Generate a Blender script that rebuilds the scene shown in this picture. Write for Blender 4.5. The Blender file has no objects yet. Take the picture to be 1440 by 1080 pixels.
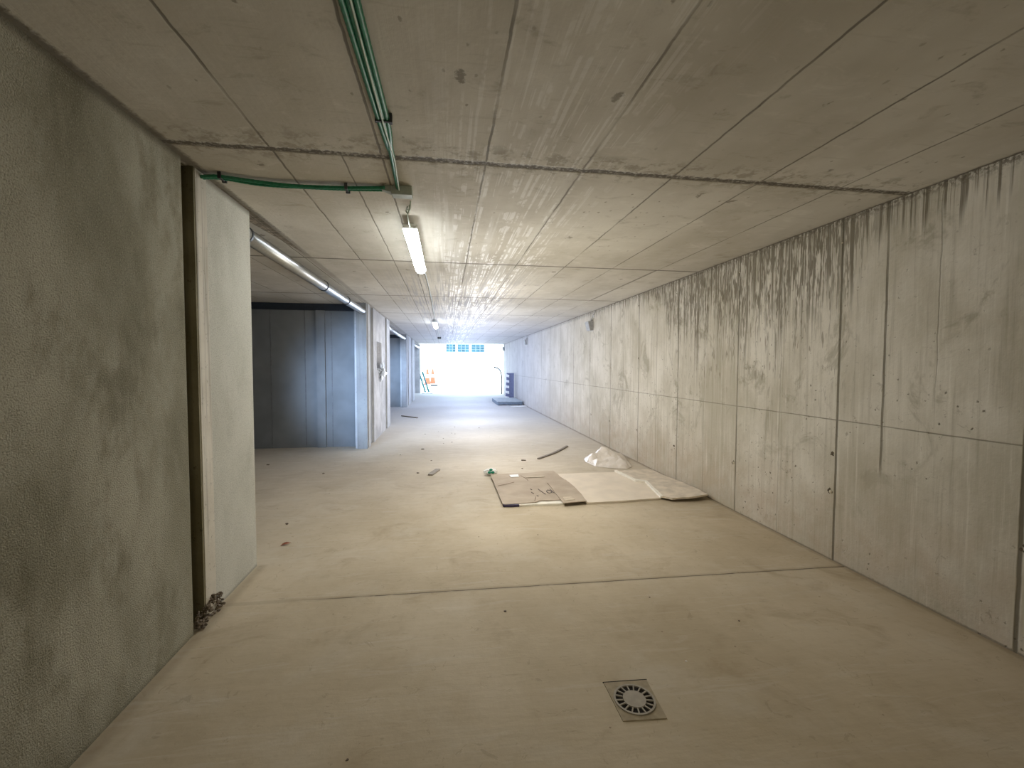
import bpy, bmesh, math, random
from mathutils import Vector, Matrix, noise as mn
random.seed(7)
SC = bpy.context.scene
COL = SC.collection
ZC, XR, XL = 2.61, 2.953, -1.393
YEND = 22.9

# ------------------------------------------------------------------ node helper
class G:
    """tiny expression helper over a material node tree"""
    def __init__(s, name):
        s.m = bpy.data.materials.new(name); s.m.use_nodes = True
        s.t = s.m.node_tree; s.n = s.t.nodes; s.l = s.t.links
        s.b = s.n['Principled BSDF']; s.out = s.n['Material Output']
        g = s.n.new('ShaderNodeNewGeometry'); s.P = g.outputs['Position']; s.N = g.outputs['Normal']
        x = s.n.new('ShaderNodeSeparateXYZ'); s.l.new(s.P, x.inputs[0])
        s.X, s.Y, s.Z = x.outputs
    def put(s, sock, v):
        if v is None: return
        if isinstance(v, bpy.types.NodeSocket): s.l.new(v, sock)
        elif isinstance(v, (tuple, list)) and len(v) == 3 and sock.type == 'RGBA': sock.default_value = (*v, 1)
        else: sock.default_value = v
    def ma(s, op, a, b=None, c=None):
        n = s.n.new('ShaderNodeMath'); n.operation = op
        s.put(n.inputs[0], a); s.put(n.inputs[1], b); s.put(n.inputs[2], c)
        return n.outputs[0]
    def add(s, a, b): return s.ma('ADD', a, b)
    def sub(s, a, b): return s.ma('SUBTRACT', a, b)
    def mul(s, a, b): return s.ma('MULTIPLY', a, b)
    def mx(s, a, b): return s.ma('MAXIMUM', a, b)
    def sstep(s, v, a, b, lo=0.0, hi=1.0):
        n = s.n.new('ShaderNodeMapRange'); n.interpolation_type = 'SMOOTHSTEP'
        s.put(n.inputs[0], v); s.put(n.inputs[1], a); s.put(n.inputs[2], b); s.put(n.inputs[3], lo); s.put(n.inputs[4], hi)
        return n.outputs[0]
    def vec(s, x, y, z):
        n = s.n.new('ShaderNodeCombineXYZ'); s.put(n.inputs[0], x); s.put(n.inputs[1], y); s.put(n.inputs[2], z)
        return n.outputs[0]
    def noise(s, v, scale=5, detail=4, rough=.55, dist=0.0):
        n = s.n.new('ShaderNodeTexNoise'); s.put(n.inputs['Vector'], v)
        n.inputs['Scale'].default_value = scale; n.inputs['Detail'].default_value = detail
        n.inputs['Roughness'].default_value = rough; n.inputs['Distortion'].default_value = dist
        return n.outputs['Fac']
    def sv(s, x, y, z, src=None):
        """scaled position"""
        n = s.n.new('ShaderNodeVectorMath'); n.operation = 'MULTIPLY'
        s.put(n.inputs[0], src or s.P); n.inputs[1].default_value = (x, y, z); return n.outputs[0]
    def vor(s, v, scale, rnd=1.0):
        n = s.n.new('ShaderNodeTexVoronoi'); s.put(n.inputs['Vector'], v); n.inputs['Scale'].default_value = scale
        n.inputs['Randomness'].default_value = rnd
        return n.outputs['Distance'], n.outputs['Color']
    def white(s, v):
        n = s.n.new('ShaderNodeTexWhiteNoise'); n.noise_dimensions = '3D'; s.put(n.inputs['Vector'], v); return n.outputs['Value']
    def mix(s, f, a, b, mode='MIX'):
        n = s.n.new('ShaderNodeMix'); n.data_type = 'RGBA'; n.blend_type = mode
        s.put(n.inputs[0], f); s.put(n.inputs[6], a); s.put(n.inputs[7], b); return n.outputs[2]
    def line(s, c, pos, w, jit=0.0, jv=None):
        """1 on the line coord==pos, width w, jittered"""
        d = s.sub(c, pos)
        if jit: d = s.add(d, s.mul(s.sub(jv, .5), jit))
        d = s.ma('ABSOLUTE', d)
        return s.sstep(d, w, w*.35)
    def per(s, c, off, period, w, jit=0.0, jv=None):
        d = s.sub(c, off)
        if jit: d = s.add(d, s.mul(s.sub(jv, .5), jit))
        d = s.ma('ABSOLUTE', s.ma('WRAP', d, period/2, -period/2))
        return s.sstep(d, w, w*.35)
    def band(s, c, a, b, soft=.02):
        return s.mul(s.sstep(c, a-soft, a+soft), s.sstep(c, b+soft, b-soft))
    def bump(s, h, strength=.3, dist=.01):
        n = s.n.new('ShaderNodeBump'); n.inputs['Strength'].default_value = strength; n.inputs['Distance'].default_value = dist
        s.put(n.inputs['Height'], h); s.l.new(n.outputs[0], s.b.inputs['Normal'])
    def done(s, col, rough=.8, spec=.3, metal=0.0):
        s.put(s.b.inputs['Base Color'], col); s.put(s.b.inputs['Roughness'], rough)
        s.put(s.b.inputs['Specular IOR Level'], spec); s.put(s.b.inputs['Metallic'], metal)
        return s.m

def simple(name, col, rough=.6, metal=0.0, var=.12, scale=20, spec=.4, emit=None, es=0):
    g = G(name); nz = g.noise(g.P, scale, 3)
    dark = tuple(c*(1-var) for c in col); lite = tuple(min(1, c*(1+var)) for c in col)
    m = g.done(g.mix(g.sstep(nz, .3, .7), dark, lite), rough, spec, metal)
    if emit:
        g.b.inputs['Emission Color'].default_value = (*emit, 1); g.b.inputs['Emission Strength'].default_value = es
    return m

# ------------------------------------------------------------------ concrete materials
def mat_ceiling():
    g = G('shuttered_ceiling_concrete')
    j = g.noise(g.P, 9, 3); jf = g.noise(g.P, 48, 2)
    big = g.noise(g.sv(1, .6, 1), 1.3, 4, .62)
    cellx = g.ma('FLOOR', g.ma('DIVIDE', g.add(g.X, .335), .5525)); celly = g.ma('FLOOR', g.ma('DIVIDE', g.sub(g.Y, .09), 2.39))
    tone = g.white(g.vec(cellx, celly, 3.0))
    col = g.mix(g.sstep(big, .32, .68), (.42, .385, .315), (.585, .555, .485))
    col = g.mix(g.mul(tone, .4), col, (.36, .325, .25))
    # blotches and tide marks left by the formwork
    stn = g.noise(g.sv(1, 1.6, 1), 4.5, 5, .7, .5)
    col = g.mix(g.mul(g.sstep(stn, .55, .75), .5), col, (.235, .2, .135))
    col = g.mix(g.mul(g.sstep(stn, .45, .28), .35), col, (.64, .61, .54))
    cross = g.sstep(g.noise(g.sv(3, 26, 1), 1.2, 3), .6, .72)
    col = g.mix(g.mul(cross, .22), col, (.3, .26, .19))
    d, c = g.vor(g.sv(1, .7, 1), 3.0)
    pit = g.sstep(g.add(d, g.mul(g.sub(g.noise(g.P, 26, 3, .7), .5), .3)), .09, .04)
    col = g.mix(g.mul(pit, .7), col, (.12, .1, .065))
    d2, c2 = g.vor(g.sv(1.4, .8, 1), 10)
    pit2 = g.mul(g.sstep(g.add(d2, g.mul(g.sub(jf, .5), .3)), .12, .05), g.sstep(big, .4, .6))
    col = g.mix(g.mul(pit2, .6), col, (.15, .125, .08))
    # painted exit reflection: whitish streaks running in depth, more of them towards the exit
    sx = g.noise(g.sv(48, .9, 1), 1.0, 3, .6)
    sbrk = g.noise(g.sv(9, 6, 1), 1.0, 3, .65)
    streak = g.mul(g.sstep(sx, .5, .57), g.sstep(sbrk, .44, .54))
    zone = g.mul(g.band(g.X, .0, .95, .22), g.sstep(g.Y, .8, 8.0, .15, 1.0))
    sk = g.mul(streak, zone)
    soft = g.mul(g.sstep(g.noise(g.sv(9, .45, 1), 1.0, 3), .45, .62), g.mul(g.band(g.X, -.15, .75, .2), g.sstep(g.Y, 1.3, 3.0)))
    col = g.mix(g.mul(soft, .45), col, (.66, .65, .61))
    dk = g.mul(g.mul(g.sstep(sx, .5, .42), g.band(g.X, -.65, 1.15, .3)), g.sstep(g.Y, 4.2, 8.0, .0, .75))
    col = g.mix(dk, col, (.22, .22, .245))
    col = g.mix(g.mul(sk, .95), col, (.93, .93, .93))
    # stained wedge beside the duct
    tri = g.mul(g.sstep(g.sub(g.add(XL, .02), g.X), g.mul(g.sub(4.85, g.Y), .125), g.mul(g.sub(4.85, g.Y), .115)), g.mul(g.band(g.Y, 3.0, 4.85, .03), g.sstep(g.X, XL+.01, XL)))
    col = g.mix(g.mul(tri, .9), col, g.mix(g.sstep(g.noise(g.sv(1, 3, 1), 14, 4, .7), .42, .6), (.11, .09, .06), (.36, .3, .22)))
    col = g.mix(g.mul(g.sub(1.0, sk), g.sstep(g.Y, 4.5, 14, 0, .6)), col, (.52, .52, .56))  # bluish exit glare painted into the ceiling colour with depth
    # seams
    keep = g.sstep(g.noise(g.sv(1, .8, 1), 2.2, 2), .3, .55, .25, 1.0)
    lx = g.mul(g.per(g.X, -.335, .5525, .0085, .014, j), keep)
    lx2 = g.mul(g.line(g.X, -.545, .007, .014, j), g.sstep(g.Y, 2.44, 2.5))
    ly = g.mul(g.per(g.Y, .09, 2.39, .026, .016, j), g.sstep(g.Y, 3.2, 3.4))
    big1 = g.line(g.Y, g.add(2.475, g.mul(g.sub(j, .5), .03)), .036, .03, jf)
    edge = g.mx(g.line(g.X, XR, .03, .03, jf), g.mul(g.line(g.X, XL, .05, .03, jf), g.sstep(g.Y, 5.5, 3.0, .45, 1)))
    right = g.mul(g.line(g.X, 2.42, .022, .01, j), g.band(g.Y, 4.85, 7.2, .01))
    near1 = g.mul(g.line(g.Y, 2.43, .2, .14, j), g.sstep(g.noise(g.P, 12, 4, .75), .47, .62))
    col = g.mix(g.mul(near1, .6), col, (.2, .17, .115))
    seams = g.mx(g.mx(g.mul(lx, .72), g.mul(lx2, .65)), g.mx(g.mul(ly, .85), g.mul(big1, g.sstep(jf, .3, .55, .45, .95))))
    seams = g.mx(g.mx(seams, g.mul(edge, .75)), g.mul(right, .6))
    col = g.mix(seams, col, (.075, .06, .038))
    h = g.add(g.mul(seams, -1.6), g.add(g.mul(jf, .35), g.mul(sx, .3)))
    g.bump(h, .35, .008)
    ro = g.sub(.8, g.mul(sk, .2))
    return g.done(col, ro, .35)

def mat_wall_right():
    g = G('board_marked_wall_concrete')
    j = g.noise(g.P, 6, 3); jf = g.noise(g.P, 45, 3, .65)
    big = g.noise(g.sv(1, 1, .7), 1.5, 5, .65)
    col = g.mix(g.sstep(big, .32, .68), (.46, .425, .34), (.67, .635, .56))
    board = g.white(g.vec(0, g.ma('FLOOR', g.ma('DIVIDE', g.sub(g.Y, .6), .589)), 1))
    col = g.mix(g.mul(board, .22), col, (.42, .385, .3))
    grain = g.noise(g.sv(1, 26, .9), 1, 4, .65)
    col = g.mix(g.mul(g.sstep(grain, .5, .7), .42), col, (.3, .27, .2))
    col = g.mix(g.mul(g.sstep(grain, .45, .3), .45), col, (.76, .73, .66))
    patchn = g.noise(g.sv(1, 1, .85), 2.6, 5, .72, .8)
    patch = g.mul(g.sstep(patchn, .54, .66), g.sstep(g.Z, .5, 1.2, .5, 1))
    col = g.mix(g.mul(patch, .5), col, (.25, .225, .155))
    low = g.sstep(g.Z, 1.0, .0)
    col = g.mix(g.mul(low, g.sstep(j, .3, .7, .2, .65)), col, (.42, .33, .235))
    # drips hanging from the slab joint
    yj = g.add(g.Y, g.mul(g.sub(j, .5), .012))
    r1 = g.noise(g.vec(yj, 0, 0), 20, 3, .75)
    r1b = g.noise(g.vec(yj, 7, g.mul(g.Z, .1)), 50, 2, .7)
    ln = g.noise(g.vec(g.Y, 3, 0), 6, 4, .85)
    zone = g.add(g.mul(g.band(g.Y, 2.9, 5.6, .35), .85), g.mul(g.sstep(g.Y, 12, 3), .22))
    length = g.add(.08, g.mul(g.sstep(ln, .3, .66), g.mul(zone, 1.5)))
    depth = g.sub(ZC, g.Z)
    fade = g.sstep(g.sub(1.0, g.ma('DIVIDE', depth, length)), .0, .6)
    drip = g.mul(g.mx(g.sstep(r1, .49, .56), g.mul(g.sstep(r1b, .47, .54), g.band(g.Y, 2.7, 6.5, .5))), fade)
    drip = g.mul(drip, g.sstep(g.Y, 16, 5, .3, 1.0))
    col = g.mix(g.mul(drip, .82), col, (.125, .105, .07))
    longd = g.mul(g.mul(g.sstep(g.noise(g.vec(yj, 11, g.mul(g.Z, .15)), 30, 2, .7), .6, .66), g.band(g.Y, 2.9, 5.6, .3)), g.sstep(g.Z, 1.0, 1.5))
    col = g.mix(g.mul(longd, .6), col, (.17, .14, .1))
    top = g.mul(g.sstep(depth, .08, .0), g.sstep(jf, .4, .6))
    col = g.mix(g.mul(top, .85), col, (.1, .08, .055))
    # pitted, honeycombed zones
    d, c = g.vor(g.P, 15)
    pz = g.mul(g.sstep(big, .42, .55), g.sstep(g.Y, 12, 5, .2, 1))
    pit = g.mul(g.sstep(g.add(d, g.mul(g.sub(jf, .5), .5)), .13, .05), g.mul(pz, g.sstep(g.Z, 2.3, 1.0, .3, 1.0)))
    col = g.mix(g.mul(pit, .85), col, (.12, .1, .07))
    scr = g.mul(g.sstep(g.noise(g.P, 15, 4, .8, 1.2), .6, .66), g.mul(pz, g.sstep(g.Z, 1.8, .8, .35, 1)))
    col = g.mix(g.mul(scr, .55), col, (.2, .165, .12))
    col = g.mix(g.sstep(g.Y, 6, 16, 0, .55), col, (.58, .57, .61))  # cool glow of the exit tinted into the far wall colour
    # joints
    vary = g.sstep(g.noise(g.vec(g.Y, 0, g.mul(g.Z, 1.2)), 1.5, 2), .3, .6, .6, 1)
    vj = g.mul(g.mul(g.per(g.Y, 2.955, 1.178, .014, .012, j), g.sstep(g.Y, 3.3, 3.4)), vary)
    vj2 = g.mx(g.line(g.Y, 2.955, .014, .010, j), g.line(g.Y, 1.845, .015, .010, j))
    vj3 = g.mul(g.line(g.Y, 2.605, .012, .012, j), g.mul(g.sstep(g.Z, .72, .85), vary))
    vj4 = g.mul(g.line(g.Y, 2.28, .006, .03, j), g.mul(.35, g.sstep(g.Z, .9, 1.9)))
    vs = g.mul(g.mul(g.per(g.Y, 2.955+.589, 1.178, .007, .02, j), g.sstep(g.Y, 3.4, 3.6)), .3)
    hj = g.mul(g.line(g.Z, 1.092, .006, .008, j), g.mul(vary, .6))
    base = g.line(g.Z, 0.0, .015, .012, jf)
    seams = g.mx(g.mx(g.mul(vj, .72), g.mul(vj2, .8)), g.mx(g.mx(g.mul(vj3, .8), vj4), g.mx(vs, g.mx(hj, g.mul(base, .5)))))
    col = g.mix(seams, col, (.095, .08, .05))
    h = g.add(g.mul(seams, -1.6), g.add(g.mul(pit, -1.2), g.add(g.mul(jf, .45), g.mul(grain, .5))))
    g.bump(h, .45, .008)
    return g.done(col, .82, .25)

def mat_plaster(name, a, b, dark, grain=95, bs=.9, bd=.008, spots=.5):
    g = G(name)
    cl = g.noise(g.sv(1, 1, .55), 2.1, 5, .6, .3)
    col = g.mix(g.sstep(cl, .3, .7), a, b)
    blot = g.sstep(g.noise(g.sv(1, 1, .5), 3.4, 4, .65), .5, .7)
    col = g.mix(g.mul(blot, spots), col, dark)
    gr = g.noise(g.P, grain, 2, .6)
    col = g.mix(g.mul(g.sstep(gr, .53, .7), .42), col, tuple(c*.5 for c in dark))
    col = g.mix(g.mul(g.sstep(gr, .46, .3), .3), col, tuple(min(1, c*1.4) for c in b))
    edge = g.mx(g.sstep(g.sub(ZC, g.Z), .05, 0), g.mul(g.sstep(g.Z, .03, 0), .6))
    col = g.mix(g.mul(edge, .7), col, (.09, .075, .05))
    g.bump(gr, bs, bd)
    return g.done(col, .92, .12)

def mat_smooth(name, a, b, streak=.5):
    """cast column concrete with vertical runs"""
    g = G(name)
    big = g.noise(g.P, 2.5, 5, .6)
    col = g.mix(g.sstep(big, .3, .7), a, b)
    v = g.noise(g.sv(26, 26, .7), 1, 4, .65)
    col = g.mix(g.mul(g.sstep(v, .5, .66), streak), col, tuple(c*.42 for c in a))
    sp = g.noise(g.P, 30, 5, .7)
    col = g.mix(g.mul(g.sstep(sp, .6, .68), .6), col, tuple(c*.35 for c in a))
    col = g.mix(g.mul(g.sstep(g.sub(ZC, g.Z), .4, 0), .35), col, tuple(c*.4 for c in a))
    g.bump(sp, .35, .006)
    return g.done(col, .8, .25)

def mat_floor():
    g = G('dusty_floor_screed')
    big = g.noise(g.sv(1, .8, 1), .9, 5, .6)
    col = g.mix(g.sstep(big, .3, .7), (.455, .375, .262), (.585, .50, .375))
    pale = g.sstep(g.noise(g.sv(.8, 1, 1), 1.7, 6, .62, .5), .5, .72)
    col = g.mix(g.mul(pale, .38), col, (.62, .57, .48))
    brn = g.sstep(g.noise(g.sv(1, 1, 1), 2.4, 5, .6, .8), .52, .74)
    col = g.mix(g.mul(brn, .5), col, (.34, .26, .165))
    sw = g.noise(g.sv(1.2, 9, 1), 1.6, 4, .6, 1.0)
    col = g.mix(g.mul(g.sstep(sw, .55, .7), .22), col, (.64, .59, .51))
    mott = g.noise(g.P, 13, 5, .65)
    col = g.mix(g.mul(g.sstep(mott, .5, .7), .16), col, (.36, .29, .2))
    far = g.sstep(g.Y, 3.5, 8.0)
    col = g.mix(g.mul(far, .5), col, (.56, .525, .48)); col = g.mix(g.sstep(g.Y, 7, 14, 0, .85), col, (.53, .535, .56))  # second mix paints the bluish exit glow onto the far floor
    hump = g.noise(g.sv(2.2, 10, 1), 1.3, 3, .6)
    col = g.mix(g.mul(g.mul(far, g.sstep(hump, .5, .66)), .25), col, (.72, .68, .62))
    d, c = g.vor(g.P, 7.5)
    dot = g.mul(g.sstep(g.add(d, g.mul(g.sub(g.noise(g.P, 60, 2), .5), .08)), .045, .025), g.sstep(g.noise(g.P, 2.1, 2), .5, .58))
    col = g.mix(g.mul(dot, .6), col, (.16, .11, .07))
    scuff = g.sstep(g.noise(g.sv(1, 1, 1), 7, 4, .75, 2.0), .62, .66)
    col = g.mix(g.mul(scuff, .28), col, (.27, .21, .14))
    j = g.noise(g.P, 5, 4)
    yj = g.add(g.Y, g.mul(g.sub(g.X, .8), .018))
    ln = g.mul(g.line(yj, 2.895, .0085, .01, j), g.mul(g.sstep(g.X, -1.05, -.6), g.sstep(j, .3, .42, .45, 1)))
    ln2 = g.mul(g.line(yj, 2.9, .03, .012, j), .18)
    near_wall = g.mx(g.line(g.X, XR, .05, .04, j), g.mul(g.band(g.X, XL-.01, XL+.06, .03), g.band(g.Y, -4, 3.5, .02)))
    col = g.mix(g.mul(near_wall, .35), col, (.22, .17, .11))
    col = g.mix(g.mx(g.mul(ln, .85), ln2), col, (.1, .075, .05))
    g.bump(g.add(g.mul(ln, -2), g.add(g.mul(mott, .5), g.mul(hump, .9))), .25, .012)
    ro = g.sstep(mott, .3, .7, .72, .84)
    return g.done(col, ro, .12)

M = {}
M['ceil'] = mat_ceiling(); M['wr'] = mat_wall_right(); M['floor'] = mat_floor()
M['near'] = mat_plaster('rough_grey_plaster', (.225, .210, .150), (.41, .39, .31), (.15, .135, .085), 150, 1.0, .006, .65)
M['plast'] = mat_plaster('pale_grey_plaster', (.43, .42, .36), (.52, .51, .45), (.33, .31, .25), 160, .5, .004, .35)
M['strip'] = mat_smooth('cast_column_concrete', (.50, .46, .38), (.62, .58, .50), .6)
M['groove'] = mat_smooth('shaded_groove_concrete', (.14, .12, .065), (.20, .175, .11), .35)  # recess shade painted into the colour, along with stains
M['bay'] = simple('bay_wall_concrete', (.20, .215, .235), .85, 0, .15, 1.3)
M['bayline'] = simple('bay_wall_joint', (.17, .18, .2), .85)
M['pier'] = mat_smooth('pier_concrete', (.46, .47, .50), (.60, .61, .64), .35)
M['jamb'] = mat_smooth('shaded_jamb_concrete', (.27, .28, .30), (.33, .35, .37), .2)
M['panel'] = mat_smooth('patched_panel_concrete', (.42, .42, .44), (.66, .66, .68), .55)
M['beam'] = simple('dark_beam_paint', (.022, .03, .045), .8)
M['outground'] = simple('sunlit_pale_ground', (.78, .77, .74), .9, scale=3)
M['steel'] = simple('galvanised_steel', (.46, .48, .50), .33, 1.0, .08, 60)
M['ring'] = simple('dark_clamp_steel', (.07, .075, .08), .45, .7)
M['green'] = simple('green_corrugated_plastic', (.015, .17, .085), .4, 0, .2, 60)
M['thin'] = simple('pale_cable_plastic', (.50, .60, .52), .45)
M['black'] = simple('black_plastic', (.015, .016, .018), .5)
M['box'] = simple('grey_box_plastic', (.30, .33, .29), .5)
M['lampbody'] = simple('white_lamp_plastic', (.78, .80, .80), .4)
M['diff'] = simple('lit_diffuser', (.9, .93, .95), .4, emit=(.93, .98, 1.0), es=30)
M['card'] = None

def mat_card():
    g = G('brown_cardboard')
    n = g.noise(g.P, 4, 5); col = g.mix(g.sstep(n, .3, .7), (.42, .345, .27), (.50, .42, .335))
    fl = g.noise(g.sv(2, 140, 1), 1, 2); col = g.mix(g.mul(fl, .12), col, (.3, .22, .15))
    col = g.mix(g.mul(g.sstep(g.noise(g.P, 10, 5, .7), .6, .7), .25), col, (.55, .47, .38))
    g.bump(n, .3, .01); return g.done(col, .85, .2)
M['card'] = mat_card()
M['beige'] = simple('cream_board', (.74, .65, .54), .8, 0, .05, 5)
M['beige2'] = simple('dusty_cream_board', (.64, .56, .46), .85, 0, .12, 9)
M['foam'] = simple('white_foam_edge', (.82, .78, .70), .8, 0, .05)
M['purple'] = simple('dark_purple_print', (.035, .025, .07), .6)
M['paperw'] = simple('white_paper', (.85, .85, .84), .7, 0, .04)
M['ink'] = simple('faded_marker_ink', (.10, .08, .075), .8)
M['crease'] = simple('cardboard_crease', (.27, .20, .145), .9)
M['tear'] = simple('torn_cardboard_layer', (.54, .46, .36), .9)
M['leafg'] = simple('green_print', (.02, .27, .17), .6)
M['bag'] = simple('crumpled_white_film', (.74, .68, .62), .35, 0, .05, 9, .5)
M['wood'] = simple('weathered_batten_wood', (.22, .19, .16), .85)
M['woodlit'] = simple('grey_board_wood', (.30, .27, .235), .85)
M['stone'] = simple('dark_crumb', (.13, .095, .07), .9, 0, .4, 80)
M['stonel'] = simple('pale_crumb', (.72, .69, .64), .9)
M['leaf'] = simple('dry_brown_leaf', (.24, .07, .03), .7, 0, .3, 60)
M['drain'] = simple('grey_drain_plastic', (.35, .31, .255), .55, 0, .1, 25)
M['frame'] = simple('dusty_drain_frame', (.34, .28, .19), .75, 0, .12, 30)
M['hole'] = simple('dark_drain_pit', (.012, .008, .006), .9)
M['fix'] = simple('grey_lamp_housing', (.34, .34, .34), .55)
M['fixp'] = simple('pale_lamp_plate', (.58, .57, .56), .6)
M['palw'] = simple('bluish_grey_pallet_wood', (.42, .47, .52), .8, 0, .12, 8)
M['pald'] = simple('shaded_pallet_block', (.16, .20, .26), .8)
M['guardd'] = simple('dark_guard_rubber', (.17, .19, .32), .6)
M['guardw'] = simple('white_guard_paint', (.85, .86, .88), .5)
M['post'] = simple('weathered_hose', (.05, .045, .04), .7)
M['teal'] = simple('teal_paint', (.0, .12, .13), .5)
M['orange'] = simple('orange_cone_plastic', (.70, .10, .045), .5)
M['facade'] = simple('white_render_facade', (.85, .86, .86), .8)
M['glassb'] = simple('blue_green_glass', (.03, .10, .14), .15, 0, .4, 1.2)
M['glassfr'] = simple('window_frame_grey', (.2, .25, .28), .5)
M['plasticb'] = simple('crumpled_clear_film', (.75, .78, .82), .25, 0, .05)
M['tieplug'] = simple('pale_tie_plug', (.52, .46, .34), .8, 0, .25, 60)
M['tiehole'] = simple('dark_tie_recess', (.09, .07, .045), .9, 0, .4, 70)

# ------------------------------------------------------------------ mesh helpers
def link(name, bm, mat, parent=None, smooth=False, loc=None):
    me = bpy.data.meshes.new(name); bm.normal_update(); bm.to_mesh(me); bm.free()
    for mm in (mat if isinstance(mat, (list, tuple)) else [mat]): me.materials.append(mm)
    if smooth:
        for p in me.polygons: p.use_smooth = True
    o = bpy.data.objects.new(name, me); COL.objects.link(o)
    if parent: o.parent = parent
    if loc: o.location = loc
    return o
def tag(o, label, cat, group=None, kind=None):
    o['label'] = label; o['category'] = cat
    if group: o['group'] = group
    if kind: o['kind'] = kind
    return o
def thing(name, label, cat, loc=(0, 0, 0), rz=0, group=None):
    o = bpy.data.objects.new(name, None); COL.objects.link(o); o.location = loc; o.rotation_euler = (0, 0, rz)
    o.empty_display_size = .05
    return tag(o, label, cat, group)
def struct(name, bm, mat, parent=None):
    o = link(name, bm, mat, parent); o['kind'] = 'structure'; return o
def bx(bm, x0, x1, y0, y1, z0, z1, bev=0.0, mi=0):
    r = bmesh.ops.create_cube(bm, size=1)
    vs = r['verts']
    for v in vs:
        v.co = Vector(((x0+x1)/2+v.co.x*(x1-x0), (y0+y1)/2+v.co.y*(y1-y0), (z0+z1)/2+v.co.z*(z1-z0)))
    fs = set(f for v in vs for f in v.link_faces)
    for f in fs: f.material_index = mi
    if bev:
        es = list(set(e for v in vs for e in v.link_edges))
        bmesh.ops.bevel(bm, geom=es, offset=bev, segments=2, affect='EDGES', profile=.5)
    return bm
def box(*a, **k): return bx(bmesh.new(), *a, **k)
def tube(bm, pts, r, n=10, cap=True, corr=0):
    pts = [Vector(p) for p in pts]
    rings = []
    up = Vector((0, 0, 1))
    prev = None
    for i, p in enumerate(pts):
        t = (pts[min(i+1, len(pts)-1)]-pts[max(i-1, 0)]).normalized()
        if prev is None:
            a = t.cross(up) if abs(t.z) < .9 else t.cross(Vector((1, 0, 0)))
        else:
            a = prev - t*prev.dot(t)
        a.normalize(); prev = a; b = t.cross(a).normalized()
        rr = r[i] if isinstance(r, list) else r
        if corr: rr *= (1+corr*(i % 2))
        rings.append([bm.verts.new(p+(a*math.cos(2*math.pi*k/n)+b*math.sin(2*math.pi*k/n))*rr) for k in range(n)])
    for i in range(len(rings)-1):
        for k in range(n):
            bm.faces.new((rings[i][k], rings[i][(k+1) % n], rings[i+1][(k+1) % n], rings[i+1][k]))
    if cap:
        bm.faces.new(rings[0][::-1]); bm.faces.new(rings[-1])
    return bm
def cr(pts, step=.02):
    """Catmull-Rom resample"""
    P = [Vector(p) for p in pts]; P = [P[0]*2-P[1]]+P+[P[-1]*2-P[-2]]; out = []
    for i in range(1, len(P)-2):
        n = max(2, int((P[i+1]-P[i]).length/step))
        for k in range(n):
            t = k/n
            out.append(.5*((2*P[i])+(P[i+1]-P[i-1])*t+(2*P[i-1]-5*P[i]+4*P[i+1]-P[i+2])*t*t+(3*P[i]-P[i-1]-3*P[i+1]+P[i+2])*t**3))
    out.append(P[-2]); return out
def sheet(pts, z0, th, jag=.008, step=.05, zf=None, seed=1, mi_side=0):
    """flat board of arbitrary outline; zf(x,y) lifts it"""
    rnd = random.Random(seed); o = []
    n = len(pts)
    for i in range(n):
        a = Vector((*pts[i], 0)); b = Vector((*pts[(i+1) % n], 0)); m = max(1, int((b-a).length/step))
        for k in range(m):
            p = a.lerp(b, k/m)
            if k: p += Vector((rnd.uniform(-jag, jag), rnd.uniform(-jag, jag), 0))
            o.append(p)
    bm = bmesh.new()
    lo = [bm.verts.new((p.x, p.y, z0)) for p in o]; hi = [bm.verts.new((p.x, p.y, z0+th)) for p in o]
    m = len(o)
    sides = [bm.faces.new((lo[i], lo[(i+1) % m], hi[(i+1) % m], hi[i])) for i in range(m)]
    for f in sides: f.material_index = mi_side
    bm.faces.new(hi); bm.faces.new(lo[::-1])
    bmesh.ops.recalc_face_normals(bm, faces=bm.faces)
    if zf:
        tf = [f for f in bm.faces if len(f.verts) > 4]
        bmesh.ops.triangulate(bm, faces=tf)
        for v in bm.verts: v.co.z += zf(v.co.x, v.co.y)
    return bm
def disc(bm, c, r, n=32, z=0, th=.01, inner=0.0):
    """flat ring or disc with thickness, about vertical axis"""
    def ring(rr, zz): return [bm.verts.new((c[0]+rr*math.cos(2*math.pi*k/n), c[1]+rr*math.sin(2*math.pi*k/n), zz)) for k in range(n)]
    ot, ob = ring(r, z+th), ring(r, z)
    if inner:
        it, ib = ring(inner, z+th), ring(inner, z)
    for k in range(n):
        q = (k+1) % n
        bm.faces.new((ob[k], ob[q], ot[q], ot[k]))
        if inner:
            bm.faces.new((ot[k], ot[q], it[q], it[k])); bm.faces.new((it[k], it[q], ib[q], ib[k])); bm.faces.new((ib[k], ib[q], ob[q], ob[k]))
    if not inner:
        bm.faces.new(ot); bm.faces.new(ob[::-1])
    return bm
def rock(bm, c, s, rnd, flat=.6):
    r = bmesh.ops.create_icosphere(bm, subdivisions=1, radius=1)
    for v in r['verts']:
        k = rnd.uniform(.65, 1.15)
        v.co = Vector((c[0]+v.co.x*s*k, c[1]+v.co.y*s*k*rnd.uniform(.8, 1.1), c[2]+max(v.co.z, -.5)*s*flat*k+s*flat*.5))
def copytree(o, loc=None, label=None):
    r = o.copy(); COL.objects.link(r)
    if loc: r.location = loc
    if label: r['label'] = label
    for ch in list(o.children):
        c = ch.copy(); COL.objects.link(c); c.parent = r
        for g in ch.children:
            d = g.copy(); COL.objects.link(d); d.parent = c
    return r

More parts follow.
